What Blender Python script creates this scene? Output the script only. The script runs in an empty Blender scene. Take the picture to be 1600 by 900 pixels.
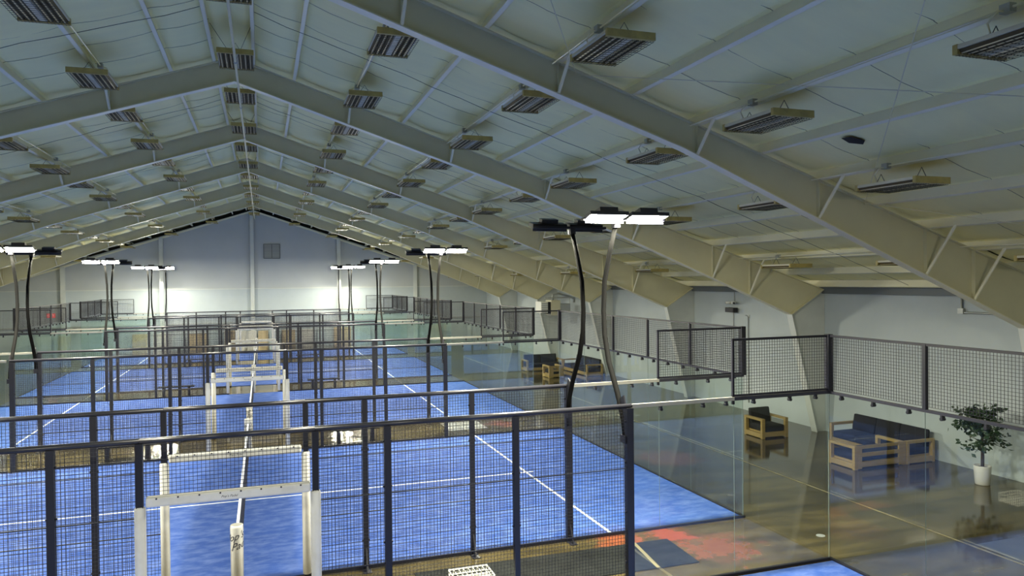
import bpy, bmesh, math, random
from mathutils import Vector, Matrix
random.seed(7)
sc = bpy.context.scene
COL = sc.collection
# ------------------------------------------------------------------ camera
F_PX, YAW, PITCH, ROLL = 1145.04, 0.3283, -0.0102, -0.0103
CAM = Vector((0.4853, -10.508, 5.0304))
fw = Vector((math.sin(YAW) * math.cos(PITCH), math.cos(YAW) * math.cos(PITCH), math.sin(PITCH)))
rt = Vector((math.cos(YAW), -math.sin(YAW), 0)); up = rt.cross(fw)
R_ = rt * math.cos(ROLL) + up * math.sin(ROLL); U_ = -rt * math.sin(ROLL) + up * math.cos(ROLL)
cam = bpy.data.cameras.new('camera'); cam.sensor_width = 36; cam.lens = F_PX / 1600 * 36
cam.clip_start = 0.05; cam.clip_end = 300
co = bpy.data.objects.new('camera', cam); COL.objects.link(co)
m = Matrix((R_, U_, -fw)).transposed().to_4x4(); m.translation = CAM
co.matrix_world = m; sc.camera = co
# ------------------------------------------------------------------ world, exposure
w = bpy.data.worlds.new('world'); sc.world = w; w.use_nodes = True
w.node_tree.nodes['Background'].inputs[0].default_value = (0.5, 0.6, 0.7, 1)
w.node_tree.nodes['Background'].inputs[1].default_value = 0.3
sc.view_settings.view_transform = 'Standard'; sc.view_settings.look = 'None'
sc.view_settings.exposure = 0.2; sc.view_settings.gamma = 1.0
sc.view_settings.use_curve_mapping = False
LAMP_STRENGTH = 1330.0
LAMP_COLOUR = (1.0, 0.955, 0.74, 1)
cy = sc.cycles
cy.max_bounces = 12; cy.diffuse_bounces = 6; cy.glossy_bounces = 4; cy.transmission_bounces = 4
cy.transparent_max_bounces = 64; cy.caustics_reflective = False; cy.caustics_refractive = False
cy.sample_clamp_indirect = 6.0; cy.use_denoising = True
# ------------------------------------------------------------------ materials
def mat(name, col, rough=0.6, metal=0.0, spec=0.5):
    M = bpy.data.materials.new(name); M.use_nodes = True
    b = M.node_tree.nodes['Principled BSDF']
    b.inputs['Base Color'].default_value = (*col, 1); b.inputs['Roughness'].default_value = rough
    b.inputs['Metallic'].default_value = metal; b.inputs['Specular IOR Level'].default_value = spec
    return M
def nz(M, kind, **kw):
    n = M.node_tree.nodes.new(kind)
    for k, v in kw.items():
        if k in n.inputs: n.inputs[k].default_value = v
        else: setattr(n, k, v)
    return n
def noisy(name, c1, c2, scale, rough=0.6, stretch=(1, 1, 1), bump=0.0, lo=0.35, hi=0.65, detail=6, spec=0.5, metal=0.0):
    """procedural two-tone noise in world position"""
    M = mat(name, c1, rough, metal, spec); L = M.node_tree.links; b = M.node_tree.nodes['Principled BSDF']
    g = nz(M, 'ShaderNodeNewGeometry'); mp = nz(M, 'ShaderNodeMapping'); mp.inputs['Scale'].default_value = stretch
    L.new(g.outputs['Position'], mp.inputs['Vector'])
    t = nz(M, 'ShaderNodeTexNoise', Scale=scale, Detail=detail, Roughness=0.62); L.new(mp.outputs[0], t.inputs['Vector'])
    r = nz(M, 'ShaderNodeValToRGB'); r.color_ramp.elements[0].position = lo; r.color_ramp.elements[1].position = hi
    r.color_ramp.elements[0].color = (*c1, 1); r.color_ramp.elements[1].color = (*c2, 1)
    L.new(t.outputs['Fac'], r.inputs['Fac']); L.new(r.outputs['Color'], b.inputs['Base Color'])
    if bump:
        bm_ = nz(M, 'ShaderNodeBump', Strength=bump, Distance=0.03); L.new(t.outputs['Fac'], bm_.inputs['Height'])
        L.new(bm_.outputs['Normal'], b.inputs['Normal'])
    return M
M_black = mat('black_steel', (0.010, 0.010, 0.016), 0.42)
M_mast = mat('mast_steel', (0.007, 0.007, 0.007), 0.8, 0.0, 0.08)
M_rail = mat('rail_steel', (0.035, 0.035, 0.045), 0.30, 0.2)
M_channel = mat('pale_channel', (0.42, 0.41, 0.36), 0.38, 0.5)  # paler grey metal than the other rails
M_wire = mat('black_wire', (0.008, 0.008, 0.016), 0.5)
M_pad = noisy('white_pad_vinyl', (0.74, 0.73, 0.69), (0.60, 0.58, 0.52), 3.0, 0.45, lo=0.45, hi=0.8)
M_ink = mat('ink_print', (0.03, 0.03, 0.05), 0.6)
M_turf = noisy('blue_turf', (0.036, 0.088, 0.345), (0.115, 0.18, 0.46), 2.6, 0.9, (1, 1.9, 1), 0.3, 0.40, 0.74, 12, 0.15)
M_line = noisy('white_line', (0.85, 0.87, 0.92), (0.68, 0.74, 0.88), 6, 0.8)
M_beige = noisy('beige_steel_paint', (0.66, 0.63, 0.43), (0.60, 0.57, 0.39), 0.7, 0.55)
M_flange = noisy('pale_steel_paint', (0.80, 0.78, 0.60), (0.74, 0.72, 0.56), 1.2, 0.5)
M_purlin = noisy('purlin_paint', (0.86, 0.83, 0.63), (0.80, 0.77, 0.58), 0.8, 0.6)
M_insul = noisy('white_insulation_facing', (0.90, 0.85, 0.455), (0.83, 0.785, 0.43), 0.8, 0.75, (0.5, 2.5, 1), 0.35, 0.35, 0.75, 7, 0.15)
M_seam = mat('seam_tape', (0.24, 0.23, 0.17), 0.7)
M_deck = mat('roof_deck', (0.20, 0.19, 0.16), 0.8)
M_wall = noisy('painted_block_wall', (0.475, 0.53, 0.56), (0.43, 0.485, 0.515), 0.5, 0.7, bump=0.12)
M_wall2 = noisy('painted_liner_wall', (0.46, 0.49, 0.51), (0.43, 0.46, 0.48), 0.4, 0.6)
M_col = noisy('pale_column_paint', (0.60, 0.63, 0.61), (0.53, 0.56, 0.54), 1.0, 0.6)
M_dark = mat('dark_gap', (0.02, 0.02, 0.02), 0.9)  # near-black: shade of the gable gap put into the colour; also the torn hole
M_rubber = noisy('rubber_mat', (0.006, 0.007, 0.0065), (0.014, 0.016, 0.015), 1.6, 0.8, spec=0.12)
M_gold = mat('ochre_stripe', (0.15, 0.125, 0.06), 0.7)
M_greymat = noisy('grey_mat', (0.12, 0.12, 0.11), (0.17, 0.165, 0.15), 2.0, 0.7)
M_wood = noisy('teak_wood', (0.40, 0.285, 0.10), (0.31, 0.215, 0.075), 4.0, 0.5, (1, 1, 6), lo=0.3, hi=0.7)
M_navy = noisy('navy_cushion', (0.006, 0.008, 0.022), (0.010, 0.013, 0.034), 5, 0.9)
M_darkcush = noisy('black_cushion', (0.005, 0.005, 0.008), (0.008, 0.008, 0.012), 5, 0.9)
M_pot = mat('white_pot', (0.70, 0.69, 0.66), 0.45)
M_bark = noisy('bark', (0.06, 0.045, 0.035), (0.11, 0.085, 0.06), 20, 0.9)
M_leaf = noisy('leaf_green', (0.010, 0.030, 0.012), (0.025, 0.06, 0.022), 6, 0.45)
M_soil = mat('soil', (0.03, 0.02, 0.015), 0.95)
M_fixcap = noisy('yellowed_end_cap', (0.50, 0.40, 0.13), (0.36, 0.29, 0.10), 5, 0.6)
M_fixbody = mat('fixture_body', (0.60, 0.57, 0.42), 0.5)
M_refl = mat('dark_reflector', (0.085, 0.062, 0.022), 0.5, 0.0, 0.2)
M_tube = mat('unlit_tube', (0.88, 0.76, 0.44), 0.35, 0.0, 0.3)
M_guard = mat('wire_guard', (0.06, 0.055, 0.03), 0.5, 0.3)
M_cable = mat('cable', (0.05, 0.055, 0.05), 0.6)
M_pipe = mat('pale_pipe', (0.72, 0.67, 0.46), 0.6, 0.0, 0.2)
M_galv = mat('galvanised', (0.40, 0.42, 0.42), 0.4, 0.4)
M_eave = mat('dark_eave_strut', (0.13, 0.15, 0.165), 0.5)
M_white = mat('white_enamel', (0.80, 0.80, 0.74), 0.45)
M_tan = noisy('tan_board', (0.50, 0.40, 0.22), (0.40, 0.32, 0.19), 1.5, 0.7)
M_teal = noisy('grey_teal_board', (0.34, 0.42, 0.44), (0.42, 0.48, 0.46), 1.5, 0.6)
M_lblock = noisy('pale_board', (0.55, 0.54, 0.47), (0.48, 0.47, 0.42), 1.5, 0.7)
M_silver = mat('bolt_steel', (0.55, 0.55, 0.55), 0.3, 0.8)
M_yline = noisy('worn_floor_line', (0.30, 0.26, 0.16), (0.14, 0.12, 0.07), 3, 0.4)

def emit(name, col, s):
    M = bpy.data.materials.new(name); M.use_nodes = True; nt = M.node_tree
    nt.nodes.remove(nt.nodes['Principled BSDF'])
    e = nt.nodes.new('ShaderNodeEmission'); e.inputs[0].default_value = col; e.inputs[1].default_value = s
    nt.links.new(e.outputs[0], nt.nodes['Material Output'].inputs[0]); return M
M_led = emit('led_lens', LAMP_COLOUR, LAMP_STRENGTH)
M_exit = emit('exit_red', (1, 0.06, 0.05, 1), 0.9)
M_exlet = emit('exit_letters', (1, 0.55, 0.5, 1), 1.0)

def glass_mat():
    M = bpy.data.materials.new('clear_glass'); M.use_nodes = True; nt = M.node_tree; L = nt.links
    nt.nodes.remove(nt.nodes['Principled BSDF'])
    tr = nt.nodes.new('ShaderNodeBsdfTransparent'); tr.inputs[0].default_value = (0.955, 0.982, 0.97, 1)
    gl = nt.nodes.new('ShaderNodeBsdfGlossy'); gl.inputs['Roughness'].default_value = 0.0
    fr = nt.nodes.new('ShaderNodeFresnel'); fr.inputs['IOR'].default_value = 1.95
    ge = nt.nodes.new('ShaderNodeNewGeometry')
    s1 = nt.nodes.new('ShaderNodeMath'); s1.operation = 'SUBTRACT'; s1.inputs[0].default_value = 1
    L.new(ge.outputs['Backfacing'], s1.inputs[1])
    mu = nt.nodes.new('ShaderNodeMath'); mu.operation = 'MULTIPLY'
    L.new(fr.outputs[0], mu.inputs[0]); L.new(s1.outputs[0], mu.inputs[1])
    mx = nt.nodes.new('ShaderNodeMixShader'); L.new(mu.outputs[0], mx.inputs[0])
    L.new(tr.outputs[0], mx.inputs[1]); L.new(gl.outputs[0], mx.inputs[2])
    L.new(mx.outputs[0], nt.nodes['Material Output'].inputs[0]); return M
M_glass = glass_mat()
M_gedge = mat('glass_edge', (0.16, 0.21, 0.195), 0.3)

def floor_mat():
    M = mat('polished_concrete', (0.1, 0.09, 0.05), 0.16); nt = M.node_tree; L = nt.links; b = nt.nodes['Principled BSDF']
    g = nz(M, 'ShaderNodeNewGeometry')
    t = nz(M, 'ShaderNodeTexNoise', Scale=0.55, Detail=9, Roughness=0.65); L.new(g.outputs['Position'], t.inputs['Vector'])
    r = nz(M, 'ShaderNodeValToRGB'); e = r.color_ramp.elements
    e[0].position = 0.3; e[0].color = (0.036, 0.029, 0.012, 1); e[1].position = 0.72; e[1].color = (0.125, 0.102, 0.050, 1)
    L.new(t.outputs['Fac'], r.inputs['Fac'])
    # streaky stains
    mp = nz(M, 'ShaderNodeMapping'); mp.inputs['Scale'].default_value = (0.5, 2.4, 1); L.new(g.outputs['Position'], mp.inputs['Vector'])
    t2 = nz(M, 'ShaderNodeTexNoise', Scale=0.8, Detail=8, Roughness=0.7); L.new(mp.outputs[0], t2.inputs['Vector'])
    r2 = nz(M, 'ShaderNodeValToRGB'); r2.color_ramp.elements[0].position = 0.42; r2.color_ramp.elements[1].position = 0.7
    r2.color_ramp.elements[0].color = (0.50, 0.50, 0.48, 1); r2.color_ramp.elements[1].color = (1.4, 1.33, 1.15, 1)
    L.new(t2.outputs['Fac'], r2.inputs['Fac'])
    mm = nz(M, 'ShaderNodeMixRGB', blend_type='MULTIPLY'); mm.inputs[0].default_value = 1
    L.new(r.outputs[0], mm.inputs[1]); L.new(r2.outputs[0], mm.inputs[2])
    # worn red paint left between the courts: patches with their own shape, bounded by distance from a spot
    out = mm.outputs[0]
    for (sx, sy, rad, scl, col) in ((8.5, 1.2, .95, 3.2, (0.135, 0.055, 0.030, 1)), (6.9, 2.25, .65, 2.4, (0.20, 0.06, 0.028, 1)), (8.0, 2.2, .6, 2.4, (0.20, 0.05, 0.028, 1)),
                                    (11.2, 7.5, 1.3, 1.6, (0.15, 0.06, 0.04, 1)), (8.4, 14.0, .7, 1.8, (0.16, 0.055, 0.03, 1))):
        d = nz(M, 'ShaderNodeVectorMath', operation='DISTANCE'); d.inputs[1].default_value = (sx, sy, 0)
        L.new(g.outputs['Position'], d.inputs[0])
        q = nz(M, 'ShaderNodeMath', operation='DIVIDE'); q.inputs[1].default_value = rad; L.new(d.outputs['Value'], q.inputs[0])
        n = nz(M, 'ShaderNodeTexNoise', Scale=scl, Detail=7, Roughness=0.6); L.new(g.outputs['Position'], n.inputs['Vector'])
        a = nz(M, 'ShaderNodeMath', operation='SUBTRACT'); L.new(n.outputs['Fac'], a.inputs[0])
        k = nz(M, 'ShaderNodeMath', operation='MULTIPLY'); k.inputs[1].default_value = 0.42; L.new(q.outputs[0], k.inputs[0])
        L.new(k.outputs[0], a.inputs[1])
        rr = nz(M, 'ShaderNodeValToRGB'); rr.color_ramp.elements[0].position = 0.13; rr.color_ramp.elements[1].position = 0.32
        L.new(a.outputs[0], rr.inputs['Fac'])
        mx = nz(M, 'ShaderNodeMixRGB'); L.new(rr.outputs[0], mx.inputs[0]); L.new(out, mx.inputs[1]); mx.inputs[2].default_value = col
        out = mx.outputs[0]
    L.new(out, b.inputs['Base Color'])
    rg = nz(M, 'ShaderNodeMapRange'); rg.inputs['To Min'].default_value = 0.02; rg.inputs['To Max'].default_value = 0.15
    L.new(t2.outputs['Fac'], rg.inputs['Value']); L.new(rg.outputs[0], b.inputs['Roughness'])
    b.inputs['Specular IOR Level'].default_value = 0.45
    bm_ = nz(M, 'ShaderNodeBump', Strength=0.04, Distance=0.02); L.new(t.outputs['Fac'], bm_.inputs['Height']); L.new(bm_.outputs[0], b.inputs['Normal'])
    return M
M_floor = floor_mat()
M_bluepaint = noisy('worn_blue_floor_paint', (0.045, 0.055, 0.085), (0.08, 0.085, 0.10), 0.8, 0.3)

# ------------------------------------------------------------------ mesh helpers
class MB:
    def __init__(s): s.v = []; s.f = []
    def add(s, vs, fs):
        n = len(s.v); s.v += [tuple(v) for v in vs]; s.f += [tuple(n + i for i in f) for f in fs]; return s
    def box(s, x0, x1, y0, y1, z0, z1):
        x0, x1 = sorted((x0, x1)); y0, y1 = sorted((y0, y1)); z0, z1 = sorted((z0, z1))
        return s.add([(x0,y0,z0),(x1,y0,z0),(x1,y1,z0),(x0,y1,z0),(x0,y0,z1),(x1,y0,z1),(x1,y1,z1),(x0,y1,z1)],
                     [(0,3,2,1),(4,5,6,7),(0,1,5,4),(1,2,6,5),(2,3,7,6),(3,0,4,7)])
    def tube(s, pts, r, n=8, caps=True):
        pts = [Vector(p) for p in pts]; rs = r if isinstance(r, (list, tuple)) else [r] * len(pts)
        rings = []; prev = None
        for i, p in enumerate(pts):
            d = (pts[min(i + 1, len(pts) - 1)] - pts[max(i - 1, 0)]).normalized()
            a = prev if prev is not None else (Vector((0, 0, 1)) if abs(d.z) < 0.9 else Vector((1, 0, 0)))
            u = (a - d * a.dot(d)).normalized(); prev = u; q = d.cross(u)
            rings.append([p + (u * math.cos(2 * math.pi * (k + .5) / n) + q * math.sin(2 * math.pi * (k + .5) / n)) * rs[i] for k in range(n)])
        vs = [v for ring in rings for v in ring]; fs = []
        for i in range(len(pts) - 1):
            for k in range(n):
                fs.append((i*n+k, i*n+(k+1) % n, (i+1)*n+(k+1) % n, (i+1)*n+k))
        if caps: fs.append(tuple(range(n))[::-1]); fs.append(tuple((len(pts)-1)*n+k for k in range(n)))
        return s.add(vs, fs)
    def bar(s, a, b, w): return s.tube([a, b], w * 0.7071, 4)
    def prism(s, poly, axis, a, b):
        """extrude a 2-D polygon; axis='y': poly is (x,z) swept over y; 'x': (y,z); 'z': (x,y)"""
        n = len(poly)
        def P(p, t): return (p[0], t, p[1]) if axis == 'y' else ((t, p[0], p[1]) if axis == 'x' else (p[0], p[1], t))
        return s.add([P(p, a) for p in poly] + [P(p, b) for p in poly],
                     [tuple(range(n)), tuple(range(2*n-1, n-1, -1))] + [(i, i+n, (i+1) % n + n, (i+1) % n) for i in range(n)])
    def lathe(s, prof, n=20, c=(0, 0, 0)):
        vs = [(c[0]+r*math.cos(2*math.pi*k/n), c[1]+r*math.sin(2*math.pi*k/n), c[2]+z) for r, z in prof for k in range(n)]
        fs = [(i*n+k, i*n+(k+1) % n, (i+1)*n+(k+1) % n, (i+1)*n+k) for i in range(len(prof)-1) for k in range(n)]
        fs.append(tuple(range(n))[::-1]); fs.append(tuple((len(prof)-1)*n+k for k in range(n)))
        return s.add(vs, fs)
    def mesh(s, name, material, smooth=False, bevel=0.0, recalc=True):
        me = bpy.data.meshes.new(name); me.from_pydata(s.v, [], s.f)
        if recalc or bevel:
            bm = bmesh.new(); bm.from_mesh(me); bmesh.ops.recalc_face_normals(bm, faces=bm.faces)
            if bevel:
                bmesh.ops.bevel(bm, geom=list(bm.edges), offset=bevel, segments=2, profile=0.5, affect='EDGES')
            bm.to_mesh(me); bm.free()
        if smooth: me.polygons.foreach_set('use_smooth', [True] * len(me.polygons))
        me.materials.append(material); me.update(); return me

def link(name, data, parent=None, loc=None, rot=None):
    o = bpy.data.objects.new(name, data); COL.objects.link(o); o.parent = parent
    if loc: o.location = loc
    if rot: o.rotation_euler = rot
    return o
def tag(o, label=None, cat=None, group=None, kind=None):
    if label: o['label'] = label
    if cat: o['category'] = cat
    if group: o['group'] = group
    if kind: o['kind'] = kind
    return o
def thing(name, loc, label, cat, group=None, rz=0.0):
    return tag(link(name, None, None, loc, (0, 0, rz)), label, cat, group)
CACHE = {}
def part(name, parent, key, make, kind=None, label=None, loc=None):
    """a child mesh; alike pieces share mesh data through key"""
    if key not in CACHE: CACHE[key] = make()
    o = link(name, CACHE[key], parent, loc)
    if kind: o['kind'] = kind
    if label: o['label'] = label
    return o
def struct(name, me, label=None, parent=None):
    o = link(name, me, parent)
    if parent is None: o['kind'] = 'structure'
    if label: o['label'] = label
    return o

# ------------------------------------------------------------------ building shell
XR, XL, XC = 17.9, -18.1, -0.1        # right wall, left wall, ridge
SL = 0.333
YB, YE = -21.7, 47.1
FR = [-14.05, -6.4, 1.25, 8.9, 16.55, 24.2, 31.85, 39.5]
def zt(x): return 10.6 - SL * abs(x - XC)     # top of the rafters
fl = struct('floor', MB().box(XL - .3, XR + .3, YB - .3, YE + .6, -0.3, 0).mesh('floor', M_floor), 'polished olive brown concrete floor')
struct('wall_right', MB().box(XR, XR + .3, YB, YE + .5, 0, 4.62).mesh('wall_right', M_wall), 'pale grey painted block wall behind the lounge')
struct('wall_left', MB().box(XL - .3, XL, YB, YE + .5, 0, 4.62).mesh('wall_left', M_wall))
struct('wall_back', MB().prism([(XL - .3, 0), (XR + .3, 0), (XR + .3, zt(XR) + .25), (XC, zt(XC) + .3), (XL - .3, zt(XL) + .25)], 'y', YB - .3, YB).mesh('wall_back', M_wall))
fe = link('wall_far', None); tag(fe, 'pale grey gabled end wall behind the last court', None, None, 'structure')
struct('lower_wall', MB().box(XL, XR, YE - .03, YE + .2, 0, 4.62).mesh('lower_wall', M_wall), None, fe)
struct('upper_wall', MB().prism([(XL, 4.64), (XR, 4.64), (XC, zt(XC) - .16)], 'y', YE, YE + .2).mesh('upper_wall', M_wall2), None, fe)
struct('gable_backing', MB().prism([(XL - .3, 4.5), (XR + .3, 4.5), (XR + .3, zt(XR) + .25), (XC, zt(XC) + .3), (XL - .3, zt(XL) + .25)], 'y', YE + .35, YE + .5).mesh('gable_backing', M_dark), None, fe)  # dark-coloured sheet standing in for the shaded gap above the wall
for x in (-12.45, -6.3, -0.2, 6.05, 11.95):
    h = zt(x) - .2
    b = MB().box(x - .13, x + .13, YE - .30, YE - .285, 0, h).box(x - .13, x + .13, YE - .05, YE - .035, 0, h).box(x - .008, x + .008, YE - .285, YE - .05, 0, h)
    struct('wall_column', b.mesh('wall_column', M_col), None, fe)
for sgn, xe in ((1, XR), (-1, XL)):
    n = 'gable_trim'
    b = MB().prism([(XC, zt(XC) - .16), (xe, zt(xe) - .16), (xe, zt(xe) - .28), (XC, zt(XC) - .28)], 'y', YE - .09, YE)
    struct(n, b.mesh(n, M_flange), None, fe)
struct('wall_girt', MB().box(XL, XR, YE - .05, YE, 4.60, 4.66).mesh('wall_girt', M_col), None, fe)
struct('wall_ledge', MB().box(-17, XR, YE - .12, YE - .03, 2.05, 2.15).mesh('wall_ledge', M_galv), None, fe)

# ceiling: deck, purlins, sagging insulation strips
ce = link('ceiling', None); tag(ce, 'white insulated pitched roof with pale purlins', None, None, 'structure')
for sgn, xe in ((1, XR + .3), (-1, XL - .3)):
    z0, z1 = zt(XC) + .24, zt(xe) + .24
    struct('roof_deck', MB().prism([(XC, z0), (xe, z1), (xe, z1 + .15), (XC, z0 + .15)], 'y', YB - .3, YE + .5).mesh('roof_deck', M_deck), None, ce)
PURL = [0.42, 1.38, 2.75, 4.12, 5.45, 6.85, 8.2, 9.58, 10.95, 12.33, 13.7, 15.05, 16.4, 17.6]
for sgn in (1, -1):
    def mk(sgn=sgn):
        c, s_ = math.cos(math.atan(SL)), math.sin(math.atan(SL))
        b = MB()
        def rect(u0, u1, v0, v1):  # u along slope (down), v perpendicular up
            P = lambda u, v: (sgn * (u * c + v * s_), -u * s_ + v * c)
            b.prism([P(u0, v0), P(u1, v0), P(u1, v1), P(u0, v1)], 'y', YB, YE + .3)
        rect(-.004, .004, 0.0, .205); rect(0, .075, 0, .008); rect(-.07, 0, .197, .205); rect(.067, .075, .0, .022)
        return b.mesh('purlin', M_purlin)
    me = mk()
    for x in PURL:
        X = XC + sgn * x
        o = struct('purlin', me, None, ce); o.location = (X, 0, zt(X))
# one strip per purlin gap and bay, sagging between the purlins, with a pinch at each roll seam
BAYS = [YB] + FR + [YE + .3]
def strip(dx, L_, bay):
    nu, ny = 8, max(12, int(L_ / .16)); v = []; f = []
    nseam = max(1, round(L_ / 1.27)); drop = dx * SL
    rnd = random.Random(bay * 31 + int(dx * 100))
    amp = [rnd.uniform(.6, 1.25) for _ in range(nseam + 1)]
    for j in range(ny + 1):
        y = L_ * j / ny; sp = y / L_ * nseam; ph = sp - math.floor(sp)
        belly = (.75 + .25 * math.sin(math.pi * ph) ** .5) * amp[min(int(sp), nseam)]
        e = min(y, L_ - y); endf = 1.0 + .55 * math.exp(-e / .25)
        for i in range(nu + 1):
            u = i / nu
            v.append((dx * u, y, -drop * u - .062 * math.sin(math.pi * u) ** .8 * belly * endf))
    for j in range(ny):
        for i in range(nu):
            a = j * (nu + 1) + i; f.append((a, a + nu + 1, a + nu + 2, a + 1))
    b = MB(); b.add(v, f); return b.mesh('insulation_strip', M_insul, True, recalc=False)
def seams(dx, L_, bay):
    nseam = max(1, round(L_ / 1.27)); b = MB(); drop = dx * SL
    for k in range(1, nseam):
        y = L_ * k / nseam
        pts = [(dx * i / 8, y + .01 * math.sin(i * 2.1 + k), -drop * i / 8 - .062 * math.sin(math.pi * i / 8) ** .8 * .75 - .004) for i in range(9)]
        b.tube(pts, .0038, 4)
    return b.mesh('insulation_seam', M_seam)
edges = [0.0] + PURL
for sgn in (1, -1):
    for gi in range(len(edges) - 1):
        a, bx_ = edges[gi], edges[gi + 1]
        for k in range(len(BAYS) - 1):
            L_ = BAYS[k + 1] - BAYS[k]; dx = bx_ - a; var = (k * 7 + gi * 3) % 5
            key = ('ins', sgn, round(dx, 2), round(L_, 2), var)
            if key not in CACHE:
                me = strip(dx, L_, var); sm = seams(dx, L_, var)
                if sgn < 0:
                    for M_ in (me, sm):
                        M_.transform(Matrix.Diagonal((-1, 1, 1, 1))); M_.flip_normals()
                CACHE[key] = (me, sm)
            X = XC + sgn * a
            o = struct('insulation_strip', CACHE[key][0], None, ce); o.location = (X, BAYS[k], zt(X) + .205)
            if gi > 0:
                q = link('insulation_seam', CACHE[key][1], o)
struct('eave_strut', MB().box(XR - .12, XR, YB, YE, 4.50, 4.74).mesh('eave_strut', M_eave), None, ce)
struct('eave_strut', MB().box(XL, XL + .12, YB, YE, 4.50, 4.74).mesh('eave_strut', M_eave), None, ce)
# torn hole in the facing
hx, hy = 10.03, -0.6
b = MB(); pts = [(-.17, .12), (.02, .15), (.16, -.02), (.06, -.16), (-.15, -.06)]
b.prism([(hx + p[0], hy + p[1]) for p in pts], 'z', 0, .004)
b.v = [(x, y, z + zt(x) + .205 - .095) for x, y, z in b.v]
struct('insulation_tear', b.mesh('insulation_tear', M_dark), 'dark torn hole in the roof insulation', ce)

# steel frames
def frame_parts(root):
    for sgn in (1, -1):
        xe = (XR - XC) if sgn > 0 else (XC - XL)
        T = lambda x: 10.6 - SL * x
        low = [(0, 10.02), (7.9, 7.43), (xe - 1.4, 3.87)]
        web = [(0, 10.6), (0, 10.02), (7.9, 7.43), (xe - 1.4, 3.87), (xe - .12, T(xe - .12))]
        S = lambda ps: [(sgn * p[0], p[1]) for p in ps]
        def flange(line, wd, t):
            b = MB()
            for (p, q) in zip(line[:-1], line[1:]):
                b.prism(S([p, q, (q[0], q[1] + t), (p[0], p[1] + t)]), 'y', -wd, wd)
            return b
        part('rafter_web', root, ('fw', sgn), lambda: MB().prism(S(web), 'y', -.008, .008).mesh('rafter_web', M_beige))
        part('bottom_flange', root, ('fb', sgn), lambda: flange(low, .11, -.022).mesh('bottom_flange', M_flange))
        part('top_flange', root, ('ft', sgn), lambda: flange([(0, 10.6), (xe, T(xe))], .10, -.02).mesh('top_flange', M_beige))
        part('knee_plate', root, ('kp', sgn), lambda: MB().prism(S([(xe - 1.4, 3.87), (xe - .12, T(xe - .12)), (xe - .10, T(xe - .12) - .02), (xe - 1.38, 3.84)]), 'y', -.12, .12).mesh('knee_plate', M_beige))
        part('column_web', root, ('cw', sgn), lambda: MB().prism(S([(xe - .01, 0), (xe - .42, 0), (xe - 1.4, 3.86), (xe - .12, 4.66), (xe - .01, 4.66)]), 'y', -.012, .012).mesh('column_web', M_col))
        part('column_flange', root, ('cf', sgn), lambda: MB().prism(S([(xe - .44, 0), (xe - .42, 0), (xe - 1.38, 3.86), (xe - 1.4, 3.86)]), 'y', -.13, .13).mesh('column_flange', M_col))
        for i, x in enumerate((2.75, 5.45, 8.2, 10.95, 13.7, 15.05)):
            zb = 10.02 - (2.59 / 7.9) * x if x < 7.9 else 7.43 - (x - 7.9) * 3.56 / (xe - 1.4 - 7.9)
            for sy in (1, -1):
                def mk(x=x, zb=zb, sy=sy):
                    z1 = 10.6 - SL * x
                    return MB().tube([(sgn * x, sy * .06, zb), (sgn * (x + .02), sy * min(.75, .25 + (z1 - zb) * .6), z1 + .02)], .032, 6).mesh('flange_brace', M_purlin)
                part('flange_brace', root, ('br', sgn, i, sy), mk)
            part('web_stiffener', root, ('st', sgn, i), lambda x=x, zb=zb: MB().box(sgn * x - .006, sgn * x + .006, -.09, .09, zb, 10.58 - SL * x).mesh('web_stiffener', M_beige))
ORD = ['nearest', 'second', 'third', 'fourth', 'fifth', 'sixth', 'seventh', 'eighth', 'ninth', 'tenth', 'eleventh', 'twelfth', 'thirteenth', 'fourteenth', 'fifteenth', 'sixteenth']
for i, y in enumerate(FR):
    r = link('roof_frame', None, None, (XC, y, 0)); frame_parts(r)
    n = len(FR) - 1 - i
    tag(r, 'beige tapered steel roof frame, %s from the far wall' % (['first'] + ORD[1:])[n], None, 'steel roof frames', 'structure')

# ridge pipe with V hangers
rp = thing('ridge_pipe', (0, 0, 9.78), 'pale pipe hung along the roof ridge under the tube lights', 'pipe')
part('pipe', rp, 'rpipe', lambda: MB().tube([(0, YB, 0), (0, YE, 0)], .028, 8).mesh('pipe', M_pipe, True))
for k in range(16):
    y = YB + 2.2 + k * 4.3
    part('pipe_hanger', rp, 'rph', lambda: MB().tube([(-.5, 0, .78), (0, 0, 0), (.32, 0, .78)], .007, 4).mesh('pipe_hanger', M_cable), None, None, (0, y, 0))
    part('pipe_collar', rp, 'rpc', lambda: MB().tube([(0, -.03, 0), (0, .03, 0)], .042, 8).mesh('pipe_collar', M_galv), None, None, (0, y, 0))
# thin sag cables running down the slope at mid bay
for k in range(3, len(BAYS) - 1):
    ym = BAYS[k] + 3.7
    for sgn, side in ((1, 'right'), (-1, 'left')):
        pts = [(XC + sgn * (.5 + .6 * i), ym + .03 * math.sin(i), zt(XC + sgn * (.5 + .6 * i)) - .02 - .03 * math.sin(i * 1.3) ** 2) for i in range(29)]
        o = link('sag_cable', MB().tube(pts, .006, 4).mesh('sag_cable', M_cable))
        tag(o, 'thin dark cable across the purlins, %s slope, bay %s from far wall' % (side, (['first'] + ORD[1:])[len(BAYS) - 2 - k]), 'cable', 'cables under the purlins')
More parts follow.
